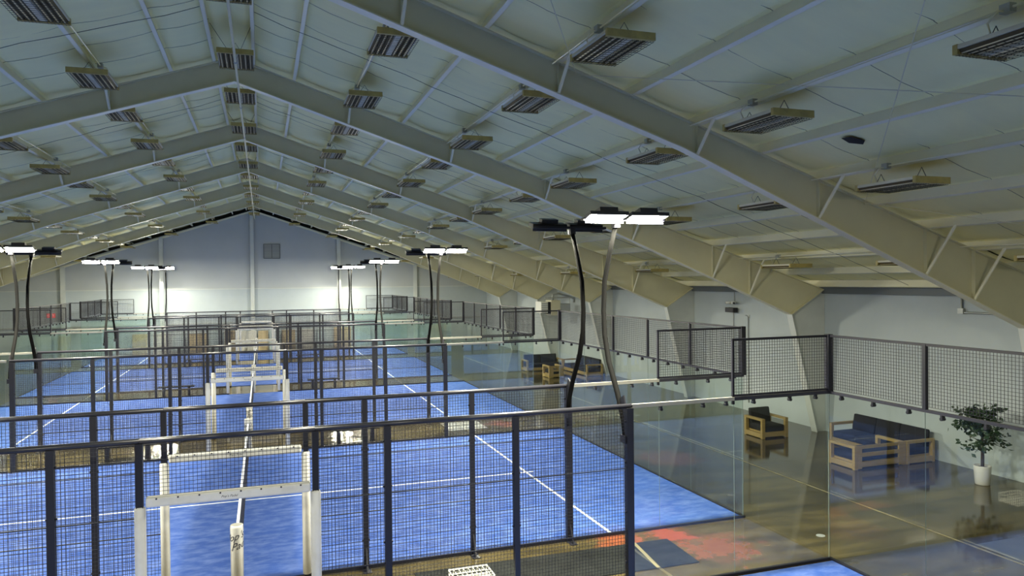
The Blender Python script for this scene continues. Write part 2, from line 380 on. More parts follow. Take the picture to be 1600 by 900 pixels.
# diagonal brace rods
def rod(a, b, label):
    P = lambda q: (q[0], q[1], zt(q[0]) - q[2])
    o = link('brace_rod', MB().tube([P(a), P(b)], .007, 5).mesh('brace_rod', M_pipe)); tag(o, label, 'rod', 'roof brace rods')
rod((5.75, 1.2, .06), (11.63, -6.35, .06), 'pale brace rod in the nearest right roof bay, running nearly level')
rod((12.0, 1.2, .08), (5.72, -6.35, .08), 'pale brace rod in the nearest right roof bay, running steeply past the torn hole')
rod((11.95, 1.2, .06), (17.5, -5.4, .06), 'pale brace rod nearest the right eave in the nearest roof bay')
rod((5.70, 1.2, .08), (.85, -6.35, .08), 'short looking brace rod beside the large tube light at the top')

# ------------------------------------------------------------------ unlit tube fixtures
FW, FL, FH = .74, 1.22, .10
def fx_body():
    b = MB().box(-FW/2, FW/2, -FL/2, FL/2, .055, FH).box(-.055, .055, -FL/2, FL/2, 0.012, .055)
    return b.mesh('housing', M_fixbody)
def fx_refl():
    b = MB()
    for s in (-1, 1):
        for k in range(3):
            x0 = s * .055 + s * (.045 + k * .1)
            b.prism([(x0 - .05, .052), (x0 - .028, .018), (x0 - .02, .018), (x0, .046), (x0 + .02, .018), (x0 + .028, .018), (x0 + .05, .052)], 'y', -FL/2 + .03, FL/2 - .03)
    return b.mesh('reflector', M_refl)
def fx_tube():
    return MB().tube([(0, -FL/2 + .03, 0), (0, FL/2 - .03, 0)], .015, 6).mesh('tube', M_tube, True)
def fx_cap():
    return MB().box(-FW/2 - .004, FW/2 + .004, -.03, .03, 0.0, FH + .008).mesh('end_cap', M_fixcap)
def fx_guard():
    b = MB()
    for s in (-1, 1):
        for k in range(7): x = s * (.06 + k * .05); b.bar((x, -FL/2, -.012), (x, FL/2, -.012), .005)
    for k in range(13): y = -FL/2 + .03 + k * (FL - .06) / 12; b.bar((-FW/2, y, -.014), (FW/2, y, -.014), .005)
    return b.mesh('wire_guard', M_guard)
def fx_hang():
    b = MB().tube([(-.12, 0, 0), (0, 0, .19), (.12, 0, 0)], .006, 4); return b.mesh('hanger', M_cable)
def fx_far():
    b = MB().box(-FW/2, FW/2, -FL/2, FL/2, .0, FH); return b.mesh('fixture', M_fixcap)
def fixture(x, y, z, label, detail):
    r = thing('tube_light', (x, y, z), label, 'ceiling light', 'unlit tube lights under the roof')
    part('housing', r, 'fxb', fx_body); part('reflector', r, 'fxr', fx_refl)
    for s in (-1, 1): part('end_cap', r, 'fxc', fx_cap, None, None, (0, s * FL/2, 0))
    for s in (-1, 1):
        for k in range(3): part('tube', r, 'fxt', fx_tube, None, None, (s * (.10 + k * .1), 0, .022))
    if detail:
        for s in (-1, 1):
            part('hanger', r, 'fxh', fx_hang, None, None, (0, s * .42, FH))
        part('wire_guard', r, 'fxg', fx_guard, 'stuff')
        if x: part('feed_cable', r, ('fxf', x > 0), lambda: MB().tube([((-.15 if x > 0 else .15), .35, FH), ((-.24 if x > 0 else .24), .33, FH + .16), ((-.2 if x > 0 else .2), .25, FH + .27), (-.09 if x > 0 else .09, .22, FH + .27)], .011, 6).mesh('feed_cable', M_purlin, True))
    return r
ROWS = [(0, 'under the ridge')]
for k, x in enumerate((2.75, 5.36, 8.08, 10.82, 14.7)):
    n = ['first', 'second', 'third', 'fourth', 'fifth'][k]
    ROWS += [(x, '%s row right of ridge' % n), (-x - .05, '%s row left of ridge' % n)]
FYS = []
for y in FR: FYS += [y + 1.34, y + 5.6]
FYS = [y for y in FYS if -6.4 < y < 46.3]
for x, nm in ROWS:
    for i, y in enumerate(FYS):
        if abs(x) > 8.5 and x < 0 and y < 12: continue
        if x < -2 and y < (1 if x > -4 else 8): continue
        if x > 9 and y < -2: continue
        n = len(FYS) - 1 - i
        z = (zt(x) - .42 if abs(x) < 14 else zt(x) - .36) if x else 9.93
        if x: lab = 'unlit caged tube light, %s from the far wall, %s' % ((['first'] + ORD[1:])[n], nm)
        else: lab = 'unlit caged tube light under the ridge, %s from the far wall' % (['first'] + ORD[1:])[n]
        fixture(x, y, z, lab, y < 24)

for x, nm in ROWS:
    if not x: continue
    xs = x - .09 if x > 0 else x + .09
    r = thing('light_conduit', (xs, 0, zt(xs) - .05), 'thin pale conduit along the tube lights, %s' % nm, 'conduit', 'conduits feeding the tube lights')
    part('pipe', r, 'lcp', lambda: MB().tube([(0, FR[1] if False else -14, 0), (0, YE - .4, 0)], .014, 6).mesh('pipe', M_purlin, True))
    for y in FYS:
        if y > 24: break
        part('junction_box', r, 'lcj', lambda: MB().box(-.05, .05, -.06, .06, -.05, .045).mesh('junction_box', M_galv), None, None, (0, y + .22, 0))

# ------------------------------------------------------------------ courts
G0, G = 2.474, 2.559
COURTS = [(-10.0, 0.0), (G0, G0 + 10)]
for wd in (10, 10, 6): a = COURTS[-1][1] + G; COURTS.append((a, a + wd))
CNAME = ['nearest court', 'second court', 'third court', 'fourth court', 'last court']
PX = [1.1, 2.1, 4.05, 5.97]           # fence post places (distance from the gateway centre)
CX = 0.05
def wires(x0, x1, z0, z1, pitch=.052, th=.0050, plane='x'):
    b = MB(); n = max(1, round((x1 - x0) / pitch)); k = max(1, round((z1 - z0) / pitch)); h = th / 2
    for i in range(n + 1):
        x = x0 + (x1 - x0) * i / n; b.box(x - h, x + h, -h, h, z0, z1)
    for i in range(k + 1):
        z = z0 + (z1 - z0) * i / k; b.box(x0, x1, -h + th, h + th, z - h, z + h)
    if plane == 'y': b.v = [(y, x, z) for x, y, z in b.v]
    return b
def post(x, w_, z0, z1, d=None):
    d = d or w_; return MB().box(x - w_/2, x + w_/2, -d/2, d/2, z0, z1)
def mesh_fence(ci, y, sx, sy, label):
    r = thing('mesh_fence', (CX, y, 0), label, 'fence', 'black mesh side fences')
    part('top_rail', r, ('mtr', sx), lambda: MB().tube([(sx * 1.1, 0, 3.0), (sx * 6.02, 0, 3.0)], .038, 10).mesh('top_rail', M_rail, True))
    part('base_rail', r, ('mbr', sx), lambda: MB().box(sx * 1.14, sx * 6.02, -.025, .025, 0.0, .05).mesh('base_rail', M_black))
    for i, x in enumerate(PX[1:]):
        wd = .085 if i < 2 else .115
        p = part('post', r, ('mp', sx, i), lambda: post(sx * x, wd, 0, 2.97).mesh('post', M_black))
        part('foot_bracket', p, ('mf', sx, i, sy), lambda: MB().box(sx * x - .07, sx * x + .07, sy * .03, sy * .26, 0, .012)
             .prism([(sy * .04, .012), (sy * .22, .012), (sy * .04, .38)], 'x', sx * x - .012, sx * x + .012).mesh('foot_bracket', M_black))
        for z in (.5, 1.3, 2.1, 2.75):
            part('clip', p, ('mc', sx, i), lambda: MB().box(sx * x - wd/2 - .022, sx * x + wd/2 + .022, -.012, .012, -.014, .014).mesh('clip', M_black), None, None, (0, 0, z))
    for i in range(3):
        a, b_ = PX[i], PX[i + 1]
        part('wire_mesh', r, ('mw', sx, i), lambda: wires(*sorted((sx * a, sx * b_)), .06, 2.95).mesh('wire_mesh', M_wire, recalc=False), 'stuff')
        for z in (1.0, 2.0):
            part('tension_wire', r, ('mt', sx, i), lambda: MB().box(sx * a, sx * b_, -.009, .009, -.006, .006).mesh('tension_wire', M_wire), None, None, (0, 0, z))
def gate(ci, y, sy, label):
    r = thing('gateway', (CX, y, 0), label, 'gate', 'padded gateways in the side fences')
    part('top_rail', r, 'gtr', lambda: MB().tube([(-1.1, 0, 3.0), (1.1, 0, 3.0)], .038, 10).mesh('top_rail', M_rail, True))
    for s in (-1, 1):
        part('post', r, ('gp', s), lambda: post(s * 1.1, .085, 0, 2.97).mesh('post', M_black))
        pd = part('post_pad', r, ('gpad', s), lambda: MB().lathe([(.05, .05), (.07, .06), (.07, 2.12), (.052, 2.15)], 16, (s * 1.1, 0, 0)).mesh('post_pad', M_pad, True), None, 'white padded sleeve')
        for k in range(9):
            part('rivet', pd, ('grv', s), lambda: MB().lathe([(.012, -.004), (.012, .004)], 8).mesh('rivet', M_ink), None, None, (s * 1.1 + s * .066, 0, .2 + k * .22))
    cb = part('crossbar_pad', r, 'gcb', lambda: MB().box(-1.03, 1.03, -.06, .06, 2.14, 2.27).mesh('crossbar_pad', M_pad, False, .025), None, 'white padded crossbar')
    for k in range(8):
        part('rivet', cb, 'gcr', lambda: MB().tube([(0, -.004, 0), (0, .004, 0)], .012, 8).mesh('rivet', M_ink), None, None, (-.9 + k * .257, -.062, 2.25))
    part('wire_mesh', r, 'gw', lambda: wires(-1.08, 1.08, 2.28, 2.95).mesh('wire_mesh', M_wire, recalc=False), 'stuff')
    return r
def clamp():
    return MB().box(-.018, .018, -.03, .03, -.045, 0.0).tube([(0, -.036, -.055), (0, .036, -.055)], .026, 10).mesh('glass_clamp', M_black)
def pane(x0, x1, z0, z1, plane='x'):
    b = MB().box(x0 + .002, x1 - .002, -.005, .005, z0, z1)
    if plane == 'y': b.v = [(y, x, z) for x, y, z in b.v]
    me = b.mesh('glass_pane', M_glass); me.materials.append(M_gedge)
    for p in me.polygons:
        ax = 1 if plane == 'x' else 0
        if abs(p.normal[ax]) < .5: p.material_index = 1
    return me
def side_glass(ci, y, sx, sy, label):
    r = thing('glass_side_wall', (0, y, 0), label, 'glass wall', 'glass side walls')
    S = lambda a, b_: sorted((sx * a, sx * b_))
    part('glass_pane', r, ('sg', sx, 0), lambda: pane(*S(6.08, 8.0), .04, 2.96))
    part('glass_pane', r, ('sg', sx, 1), lambda: pane(*S(8.0, 9.98), .04, 2.96))
    part('top_rail', r, ('sgr', sx), lambda: MB().box(*S(6.05, 8.0), -.03, .03, 2.965, 3.025).mesh('top_rail', M_channel))
    part('corner_rail', r, ('sgr2', sx), lambda: MB().box(*S(8.0, 10.0), -.03, .03, 2.965, 3.02).mesh('corner_rail', M_rail))
    part('base_rail', r, ('sgb', sx), lambda: MB().box(*S(6.05, 10.02), -.03, .03, 0, .045).mesh('base_rail', M_black))
    for x in (6.6, 7.4, 7.85, 8.4, 9.15, 9.7):
        part('glass_clamp', r, 'clamp', clamp, None, None, (sx * x, 0, 2.965))
    part('upper_frame', r, ('sguf', sx), lambda: MB().box(*S(7.97, 8.01), -.02, .02, 2.9, 4.0).box(*S(7.97, 10.0), -.02, .02, 3.97, 4.01).box(*S(7.97, 10.0), -.02, .02, 3.03, 3.06).mesh('upper_frame', M_black))
    part('wire_mesh', r, ('sgw', sx), lambda: wires(*S(8.0, 9.95), 3.05, 3.98).mesh('wire_mesh', M_wire, recalc=False), 'stuff')
    part('corner_post', r, ('sgc', sx), lambda: MB().box(*S(9.95, 10.05), -.05, .05, 3.0, 4.02).mesh('corner_post', M_black))
def back_wall(ci, x, y0, y1, label):
    n = int(round((y1 - y0) / 2)); W_ = y1 - y0; st = W_ / n
    r = thing('glass_back_wall', (x, y0, 0), label, 'glass wall', 'glass back walls')
    for i in range(n):
        part('glass_pane', r, ('bg', round(st, 2)), lambda: pane(.0, st, .04, 2.96, 'y'), None, None, (0, i * st, 0))
        part('wire_mesh', r, ('bw', round(st, 2)), lambda: wires(.02, st - .02, 3.05, 3.98, plane='y').mesh('wire_mesh', M_wire, recalc=False), 'stuff', None, (0, i * st, 0))
        if i: part('post', r, 'bp', lambda: MB().box(-.03, .03, -.03, .03, 3.0, 4.0).mesh('post', M_black), None, None, (0, i * st, 0))
        for q in (.3, 1.0, 1.7):
            part('glass_clamp', r, 'clampy', lambda: MB().box(-.03, .03, -.018, .018, -.045, 0.0).tube([(-.036, 0, -.055), (.036, 0, -.055)], .026, 10).mesh('glass_clamp', M_black), None, None, (0, i * st + q, 2.965))
    part('glass_rail', r, ('br', n), lambda: MB().box(-.025, .025, 0, W_, 2.965, 3.01).mesh('glass_rail', M_rail))
    part('top_rail', r, ('bt', n), lambda: MB().box(-.02, .02, 0, W_, 3.97, 4.01).mesh('top_rail', M_black))
    part('base_rail', r, ('bb', n), lambda: MB().box(-.03, .03, 0, W_, 0, .045).mesh('base_rail', M_black))
TILT = math.radians(13)
def lamp_pole(ci, y, sx, sy, label):
    """sy: direction out of the court; the mast bows outwards and carries two lamp heads turned back over the court"""
    r = thing('floodlight_mast', (sx * 5.99, y, 0), label, 'floodlight', 'curved floodlight masts')
    prof = [(.06, 2.45), (.12, 2.75), (.32, 3.15), (.64, 3.65), (.79, 4.1), (.82, 4.5), (.77, 5.0), (.55, 5.52), (.34, 5.93)]
    bow = .45 if (ci == 4 and sy > 0) else 1.0
    prof = [(min(a, .34 + (a - .34) * bow) if a > .34 else a * (bow if bow < 1 and z < 4 else 1), z) for a, z in prof]
    part('mast', r, ('lm', sy, bow), lambda: MB().tube([(0, sy * a, z) for a, z in prof], [.045] * 4 + [.042] * 5, 10).mesh('mast', M_mast, True))
    part('mast_bracket', r, ('lb', sy), lambda: MB().box(-.05, .05, sy * -.02, sy * .16, 2.40, 2.52).prism([(sy * .03, 2.98), (sy * .03, 2.72), (sy * .25, 3.08), (sy * .1, 3.16)], 'x', -.012, .012).mesh('mast_bracket', M_black))
    xo = sx * (.13 if sy > 0 else -.05)
    part('cross_arm', r, ('la', sy, sx), lambda: MB().box(xo - .74, xo + .74, sy * .27, sy * .38, 5.985, 6.03).box(-.05, .05, sy * .27, sy * .40, 5.88, 6.03).mesh('cross_arm', M_black))
    for s in (-1, 1):
        tl = math.radians(32) if bow < 1 else TILT
        c_, s_ = math.cos(tl), math.sin(tl)
        def T(x, u, v, du=.30 if bow < 1 else .17):
            u = u + du   # u across the head (towards the court positive), v up; tilted so the lens looks into the court
            return (x + xo, sy * (.34 - (u * c_ - v * s_) ), 6.0 + u * s_ + v * c_ + .01)
        def hb(x0, x1, u0, u1, v0, v1):
            vs = [T(x, u, v) for x in (x0, x1) for u in (u0, u1) for v in (v0, v1)]
            return MB().add(vs, [(0,1,3,2),(4,6,7,5),(0,4,5,1),(2,3,7,6),(0,2,6,4),(1,5,7,3)])
        h = part('lamp_head', r, ('lh', s, sy, sx, bow), lambda: (lambda L: (lambda b: ([b.add(q.v, q.f) for q in L], b)[1])(MB()))([hb(s * .03, s * .71, -.12, .12, .012, .05),
             hb(s * .03, s * .71, -.12, -.105, -.085, .012), hb(s * .03, s * .71, .105, .12, -.012, .012),
             hb(s * .03, s * .045, -.105, .105, -.012, .012), hb(s * .695, s * .71, -.105, .105, -.012, .012)]).mesh('lamp_head', M_black))
        part('lens', h, ('ll', s, sy, sx, bow), lambda: MB().add([T(s * .05, -.09, .008), T(s * .69, -.09, .008), T(s * .69, .10, .008), T(s * .05, .10, .008)], [(0, 1, 2, 3)]).mesh('lens', M_led, recalc=False), None, 'glowing white lens')
        part('driver_box', h, ('ld', s, sy, sx, bow), lambda: hb(s * .20, s * .52, -.08, .09, .05, .13).mesh('driver_box', M_black))
for ci, (y0, y1) in enumerate(COURTS):
    cn = CNAME[ci]
    tf = struct('floor_court', MB().box(-9.97, 9.97, y0 + .09, y1 - .09, .002, .016).mesh('floor_court', M_turf), 'blue artificial turf of the %s' % cn)
    def ln(xa, xb, ya, yb):
        o = link('court_line', MB().box(xa, xb, ya, yb, .0165, .0185).mesh('court_line', M_line), tf)
    ym = (y0 + y1) / 2
    for s in (-1, 1): ln(s * 6.95 - .03, s * 6.95 + .03, y0 + .1, y1 - .1)
    ln(-7.15, 7.15, ym - .027, ym + .027)
    for sy, y, sn in ((1, y1, 'far'), (-1, y0, 'near')):
        for sx, dn in ((1, 'right'), (-1, 'left')):
            lamp_pole(ci, y, sx, sy, '%s floodlight mast on the %s side of the %s' % (dn, sn, cn))
            if ci == 0 and sy < 0 and False: continue
            mesh_fence(ci, y, sx, sy, 'black wire mesh fence %s of the gateway, %s side of the %s' % (dn, sn, cn))
            side_glass(ci, y, sx, sy, 'clear glass side wall at the %s end, %s side of the %s' % (dn, sn, cn))
        g_ = gate(ci, y, sy, 'gateway with white pads in the %s side fence of the %s' % (sn, cn))
    for sx, dn in ((1, 'right'), (-1, 'left')):
        back_wall(ci, sx * 10.0, y0, y1, 'glass back wall topped with mesh, %s end of the %s' % (dn, cn))
    # net
    r = thing('court_net', (.03, y0, 0), 'black net with white tape across the %s' % cn, 'net', 'court nets')
    W_ = y1 - y0
    part('tape', r, ('nt', W_), lambda: MB().prism([(-.024, .865), (-.024, .89), (-.018, .9), (.018, .9), (.024, .89), (.024, .865)], 'y', .1, W_ - .1).mesh('tape', M_line))
    part('wire_mesh', r, ('nw', W_), lambda: wires(.12, W_ - .12, .03, .87, .04, .014, 'y').mesh('wire_mesh', M_wire, recalc=False), 'stuff')
    for yy in (0.0, W_):
        p = part('net_post', r, 'np', lambda: MB().tube([(0, 0, 0), (0, 0, .95)], .04, 10).mesh('net_post', M_black, True), None, None, (0, yy, 0))
        part('post_pad', p, 'npp', lambda: MB().lathe([(.085, .04), (.1, .05), (.105, .98), (.10, 1.02), (.085, 1.02), (.08, .94)], 24).mesh('post_pad', M_pad, True), None, 'white padded round sleeve')

# script lettering on the round net post pad, wrapped round it
def text_mesh(txt, size, shear=.35):
    cu = bpy.data.curves.new('t', 'FONT'); cu.body = txt; cu.size = size; cu.shear = shear; cu.extrude = 0.0; cu.resolution_u = 3
    o = bpy.data.objects.new('t', cu); COL.objects.link(o)
    bpy.context.view_layer.update()
    me = bpy.data.meshes.new_from_object(o.evaluated_get(bpy.context.evaluated_depsgraph_get()))
    bpy.data.objects.remove(o); return me
def wrap_text(parent, lines, size, rad, zc, ang0, slope=.25):
    b = MB()
    for i, (t, xo) in enumerate(lines):
        me = text_mesh(t, size); w_ = max(v.co.x for v in me.vertices)
        vs = []
        for v in me.vertices:
            x = v.co.x + xo; z = v.co.y - i * size * .95 + slope * x
            a = ang0 + x / rad; vs.append((rad * math.cos(a), rad * math.sin(a), zc + z))
        b.add(vs, [tuple(p.vertices) for p in me.polygons])
    o = link('lettering', b.mesh('lettering', M_ink, recalc=False), parent); o['label'] = 'dark script lettering'
for o in list(COL.objects):
    if o.name.startswith('post_pad') and o.parent and o.parent.name.startswith('net_post'):
        wrap_text(o, [("Pop's", 0.0), ("Padel", .13)], .17, .1075, .74, -math.pi / 2 - 2.15)
    elif o.name.startswith('crossbar_pad'):
        me = text_mesh("Pop's Padel", .045)
        b = MB().add([(v.co.x - .12, -.0615, v.co.y + 2.185) for v in me.vertices], [tuple(p.vertices) for p in me.polygons])
        q = link('lettering', b.mesh('lettering', M_ink, recalc=False), o)

# ------------------------------------------------------------------ things in the gaps between courts
GAPS = [(COURTS[i][1], COURTS[i + 1][0]) for i in range(4)]
def bench(x, y, label):
    r = thing('bench', (x, y, 0), label, 'bench', 'black benches between the courts')
    part('seat', r, 'bs', lambda: MB().box(-.75, .75, -.17, .17, .40, .44).mesh('seat', M_mast, False, .006))
    for s in (-1, 1):
        part('leg', r, ('bl', s), lambda: MB().box(s * .52 - .05, s * .52 + .05, -.15, .15, 0, .40).mesh('leg', M_black))
for i, nm in ((1, 'second and third courts'), (2, 'third and fourth courts'), (3, 'fourth and last courts')):
    y = GAPS[i][0] + .42
    bench(-3.22, y, 'low black bench left of the gateways between the %s' % nm)
    bench(3.2, y, 'low black bench right of the gateways between the %s' % nm)
r = thing('rubber_mat', (0, 0, 0), 'long dark rubber mat with an ochre stripe, beside the nearest fence', 'mat')
part('mat_sheet', r, 'mat1', lambda: MB().prism([(2.9, 1.95), (2.9, .78), (7.75, .68), (7.82, 1.90)], 'z', 0.001, .014).mesh('mat_sheet', M_rubber))
part('stripe', r, 'mat2', lambda: MB().prism([(7.08, 1.915), (7.15, 1.915), (6.98, .70), (6.91, .70)], 'z', .0145, .016).mesh('stripe', M_gold))
o = link('floor_mat', MB().box(6.36, 7.7, 13.42, 14.75, .001, .014).mesh('floor_mat', M_greymat)); tag(o, 'square grey mat on the floor behind the second court', 'mat')
r = thing('wire_basket', (3.72, 1.22, 0), 'white wire basket on the floor behind the nearest fence', 'basket')
def bask():
    b = MB()
    for k in range(9): x = -.33 + k * .0825; b.bar((x, -.25, .17), (x, .25, .17), .008)
    for k in range(6): y = -.25 + k * .1; b.bar((-.33, y, .17), (.33, y, .17), .008)
    for z in (.03, .10, .17): b.bar((-.33, -.25, z), (.33, -.25, z), .009).bar((-.33, .25, z), (.33, .25, z), .009).bar((-.33, -.25, z), (-.33, .25, z), .009).bar((.33, -.25, z), (.33, .25, z), .009)
    for k in range(9): x = -.33 + k * .0825; b.bar((x, -.25, .02), (x, -.25, .17), .007).bar((x, .25, .02), (x, .25, .17), .007)
    return b.mesh('wire_grid', M_white)
part('wire_grid', r, 'bask', bask, 'stuff')
part('frame', r, 'baskf', lambda: MB().box(-.34, .34, -.26, -.245, .16, .18).box(-.34, .34, .245, .26, .16, .18).box(-.34, -.325, -.26, .26, .16, .18).box(.325, .34, -.26, .26, .16, .18)
     .box(-.34, .34, -.26, .26, 0.0, .02).mesh('frame', M_white))
# painted floor marks on the right
struct('floor_paint', MB().box(13.05, XR - .05, -6.0, -.35, .001, .003).mesh('floor_paint', M_bluepaint), 'worn dark blue painted floor area')
struct('floor_line', MB().box(12.9, 12.96, -8, 14.0, .0032, .0045).mesh('floor_line', M_yline), 'worn pale walkway line on the concrete')
o = link('floor_drain', MB().lathe([(.085, .001), (.085, .006), (.06, .008)], 20, (10.71, 1.03, 0)).mesh('floor_drain', M_galv)); tag(o, 'small round pale drain cap on the concrete floor', 'drain cap')

# ------------------------------------------------------------------ lounge furniture
def arm_loop(w_, h, t=.09, d=.11, base=.16):
    """an open rectangular wooden arm in the y-z plane, w_ long in y"""
    return MB().box(-d/2, d/2, 0, t, 0, h).box(-d/2, d/2, w_ - t, w_, 0, h).box(-d/2, d/2, t, w_ - t, h - t * .8, h).box(-d/2, d/2, t, w_ - t, 0.02, base)
def sofa(loc, rz, L_, D_, label, name='sofa', cat='sofa', cushm=None, back='cushion', nseat=1, arms=(1, 1)):
    """local: sits along x (0..L_), faces +y, back at y=0"""
    cm = cushm or M_navy
    r = thing(name, loc, label, cat, 'teak lounge seats', rz)
    k = (name, L_, D_, back, cm.name)
    for s, on in zip((0, 1), arms):
        if on: part('arm_frame', r, (k, 'arm', s), lambda: (lambda b: (setattr(b, 'v', [(x + (.055 if s == 0 else L_ - .055), y, z) for x, y, z in b.v]), b)[1])(arm_loop(D_, .62)).mesh('arm_frame', M_wood, False, .006))
    part('seat_base', r, (k, 'sb'), lambda: MB().box(.11, L_ - .11, .02, D_ - .02, .05, .20).mesh('seat_base', M_wood))
    if back == 'slats':
        for z0, z1 in ((.07, .20), (.33, .43), (.54, .62)):
            part('back_slat', r, (k, 'sl', z0), lambda: MB().box(.11, L_ - .11, 0.0, .035, z0, z1).mesh('back_slat', M_wood))
        part('back_post', r, (k, 'bp0'), lambda: MB().box(.1, .24, -.004, .04, .02, .62).mesh('back_post', M_wood))
        part('back_post', r, (k, 'bp1'), lambda: MB().box(L_ - .24, L_ - .1, -.004, .04, .02, .62).mesh('back_post', M_wood))
    else:
        part('back_panel', r, (k, 'bpn'), lambda: MB().box(.11, L_ - .11, 0, .04, .1, .60).mesh('back_panel', M_wood))
        w_ = (L_ - .24) / nseat
        for i in range(nseat):
            def mk(i=i):
                b = MB(); x0, x1 = .12 + i * w_ + .008, .12 + (i + 1) * w_ - .008
                b.add([(x0,.05,.38),(x1,.05,.38),(x1,.24,.38),(x0,.24,.38),(x0,.02,.84),(x1,.02,.84),(x1,.15,.86),(x0,.15,.86)],
                      [(0,3,2,1),(4,5,6,7),(0,1,5,4),(1,2,6,5),(2,3,7,6),(3,0,4,7)])
                return b.mesh('back_cushion', M_darkcush, True, .03)
            part('back_cushion', r, (k, 'bc', i), mk)
    w_ = (L_ - .24) / nseat
    for i in range(nseat):
        part('seat_cushion', r, (k, 'sc', i), lambda i=i: MB().box(.12 + i * w_ + .006, .12 + (i + 1) * w_ - .006, .06, D_ - .03, .20, .40).mesh('seat_cushion', cm, True, .035))
    return r
# near lounge group
sofa((15.0, 4.62, 0), 0, 1.72, .93, 'teak loveseat with low slatted back toward the courts, navy seat', 'loveseat', 'sofa', M_navy, 'slats', 1)
sofa((17.72, 4.60, 0), math.pi / 2, 2.85, .98, 'long teak sofa with dark back cushions against the right wall near the potted tree', 'sofa', 'sofa', M_navy, 'cushion', 3)
sofa((16.15, 9.46, 0), math.pi, .98, .90, 'single teak armchair with black cushions standing alone by the steel column', 'armchair', 'armchair', M_darkcush, 'cushion', 1)
# far lounge group
sofa((16.4, 28.3, 0), math.pi, 2.2, .95, 'far teak sofa with black cushions facing the camera', 'sofa', 'sofa', M_darkcush, 'cushion', 2)
sofa((17.3, 24.2, 0), math.pi / 2, 3.2, .95, 'far teak sofa along the right wall beyond the second court', 'sofa', 'sofa', M_navy, 'cushion', 3)
sofa((14.33, 24.38, 0), 0, .80, .95, 'teak armchair with open wooden arms in front of the far sofa', 'armchair', 'armchair', M_darkcush, 'slats', 1)

# potted tree
r = thing('potted_tree', (16.86, 2.53, 0), 'small leafy tree in a white pot by the right wall', 'potted plant')
part('pot', r, 'pot', lambda: MB().lathe([(.145, 0), (.16, .02), (.19, .44), (.185, .46), (.165, .46), (.155, .40)], 28).mesh('pot', M_pot, True))
part('soil', r, 'soil', lambda: MB().lathe([(.15, .40), (.15, .41)], 20).mesh('soil', M_soil))
def trunk():
    b = MB().tube([(0, 0, .38), (.02, .01, .7), (-.01, 0, 1.0), (.02, .01, 1.25), (0, 0, 1.5)], [.042, .038, .034, .026, .014], 8)
    for k in range(13):
        a = k * 2.4; z = .95 + k * .045; e = Vector((math.cos(a), math.sin(a), .55)) * random.uniform(.28, .42)
        b.tube([(0, 0, z), (e.x * .5, e.y * .5, z + e.z * .6), (e.x, e.y, z + e.z)], [.014, .010, .005], 5)
    return b.mesh('trunk', M_bark, True)
part('trunk', r, 'trunk', trunk)
def foliage():
    b = MB(); rnd = random.Random(3); n = 0
    cl = [Vector((rnd.gauss(0, .27), rnd.gauss(0, .27), rnd.uniform(.95, 1.85))) for _ in range(60)]
    for c in cl:
        q = math.hypot(c.x, c.y); lim = .55 * math.sqrt(max(.1, 1 - ((c.z - 1.35) / .62) ** 2))
        if q > lim: c.x *= lim / q; c.y *= lim / q
        for _ in range(13):
            p = c + Vector((rnd.gauss(0, .075), rnd.gauss(0, .075), rnd.gauss(0, .06)))
            d = Vector((rnd.gauss(0, 1), rnd.gauss(0, 1), rnd.uniform(-1.1, .3))).normalized()
            s_ = d.cross(Vector((rnd.gauss(0, 1), rnd.gauss(0, 1), rnd.gauss(0, 1)))).normalized(); L_ = rnd.uniform(.10, .16); w_ = L_ * .30
            nrm = d.cross(s_) * .012
            b.add([p, p + d * L_ * .45 + s_ * w_ + nrm, p + d * L_, p + d * L_ * .45 - s_ * w_ + nrm, p + d * L_ * .45], [(0, 1, 4), (1, 2, 4), (2, 3, 4), (3, 0, 4)])
    return b.mesh('foliage', M_leaf, recalc=False)
part('foliage', r, 'foliage', foliage, 'stuff')

# ------------------------------------------------------------------ right wall fittings
for i, y in enumerate(FR[2:7]):
    r = thing('conduit', (17.80, y + .2, 0), 'thin vertical pipe beside the wall column, %s steel frame from the far wall' % ORD[len(FR) - 1 - (i + 2)], 'pipe', 'pipes beside the wall columns')
    part('pipe', r, 'cdp', lambda: MB().tube([(0, 0, 0), (0, 0, 4.46)], .028, 8).mesh('pipe', M_galv, True))
    for z in (.6, 1.7, 2.8, 3.9): part('pipe_strap', r, 'cds', lambda: MB().box(-.035, .095, -.04, .04, -.015, .015).mesh('pipe_strap', M_galv), None, None, (0, 0, z))
    part('tie_bar', r, 'cdt', lambda: MB().tube([(-1.2, -.2, 3.83), (.06, -.05, 3.83)], .02, 6).mesh('tie_bar', M_galv))
r = thing('wall_speaker', (17.9, 13.72, 3.8), 'black box speaker on the right wall below a small camera', 'speaker')
part('cabinet', r, 'spk', lambda: MB().box(-.26, -.06, -.27, .27, -.09, .09).mesh('cabinet', M_black, False, .015))
part('grille', r, 'spg', lambda: MB().box(-.27, -.262, -.25, .25, -.075, .075).mesh('grille', M_wire))
part('bracket', r, 'spb', lambda: MB().box(-.06, 0, -.05, .05, -.05, .05).mesh('bracket', M_galv))
part('cable_drop', r, 'spc', lambda: MB().tube([(-.03, .05, -.05), (-.03, .05, -2.6)], .018, 6).mesh('cable_drop', M_galv))
r = thing('security_camera', (17.9, 13.72, 4.08), 'small white twin camera above the black wall speaker', 'camera')
part('mount', r, 'scm', lambda: MB().box(-.12, 0, -.09, .09, -.05, .05).mesh('mount', M_white))
for s in (-1, 1):
    c_ = part('camera_body', r, ('scb', s), lambda: MB().tube([(-.12, s * .08, .0), (-.22, s * .25, -.01)], .05, 10).mesh('camera_body', M_white, True))
    part('lens', c_, ('scl', s), lambda: MB().tube([(-.22, s * .25, -.01), (-.227, s * .262, -.011)], .042, 10).mesh('lens', M_black))
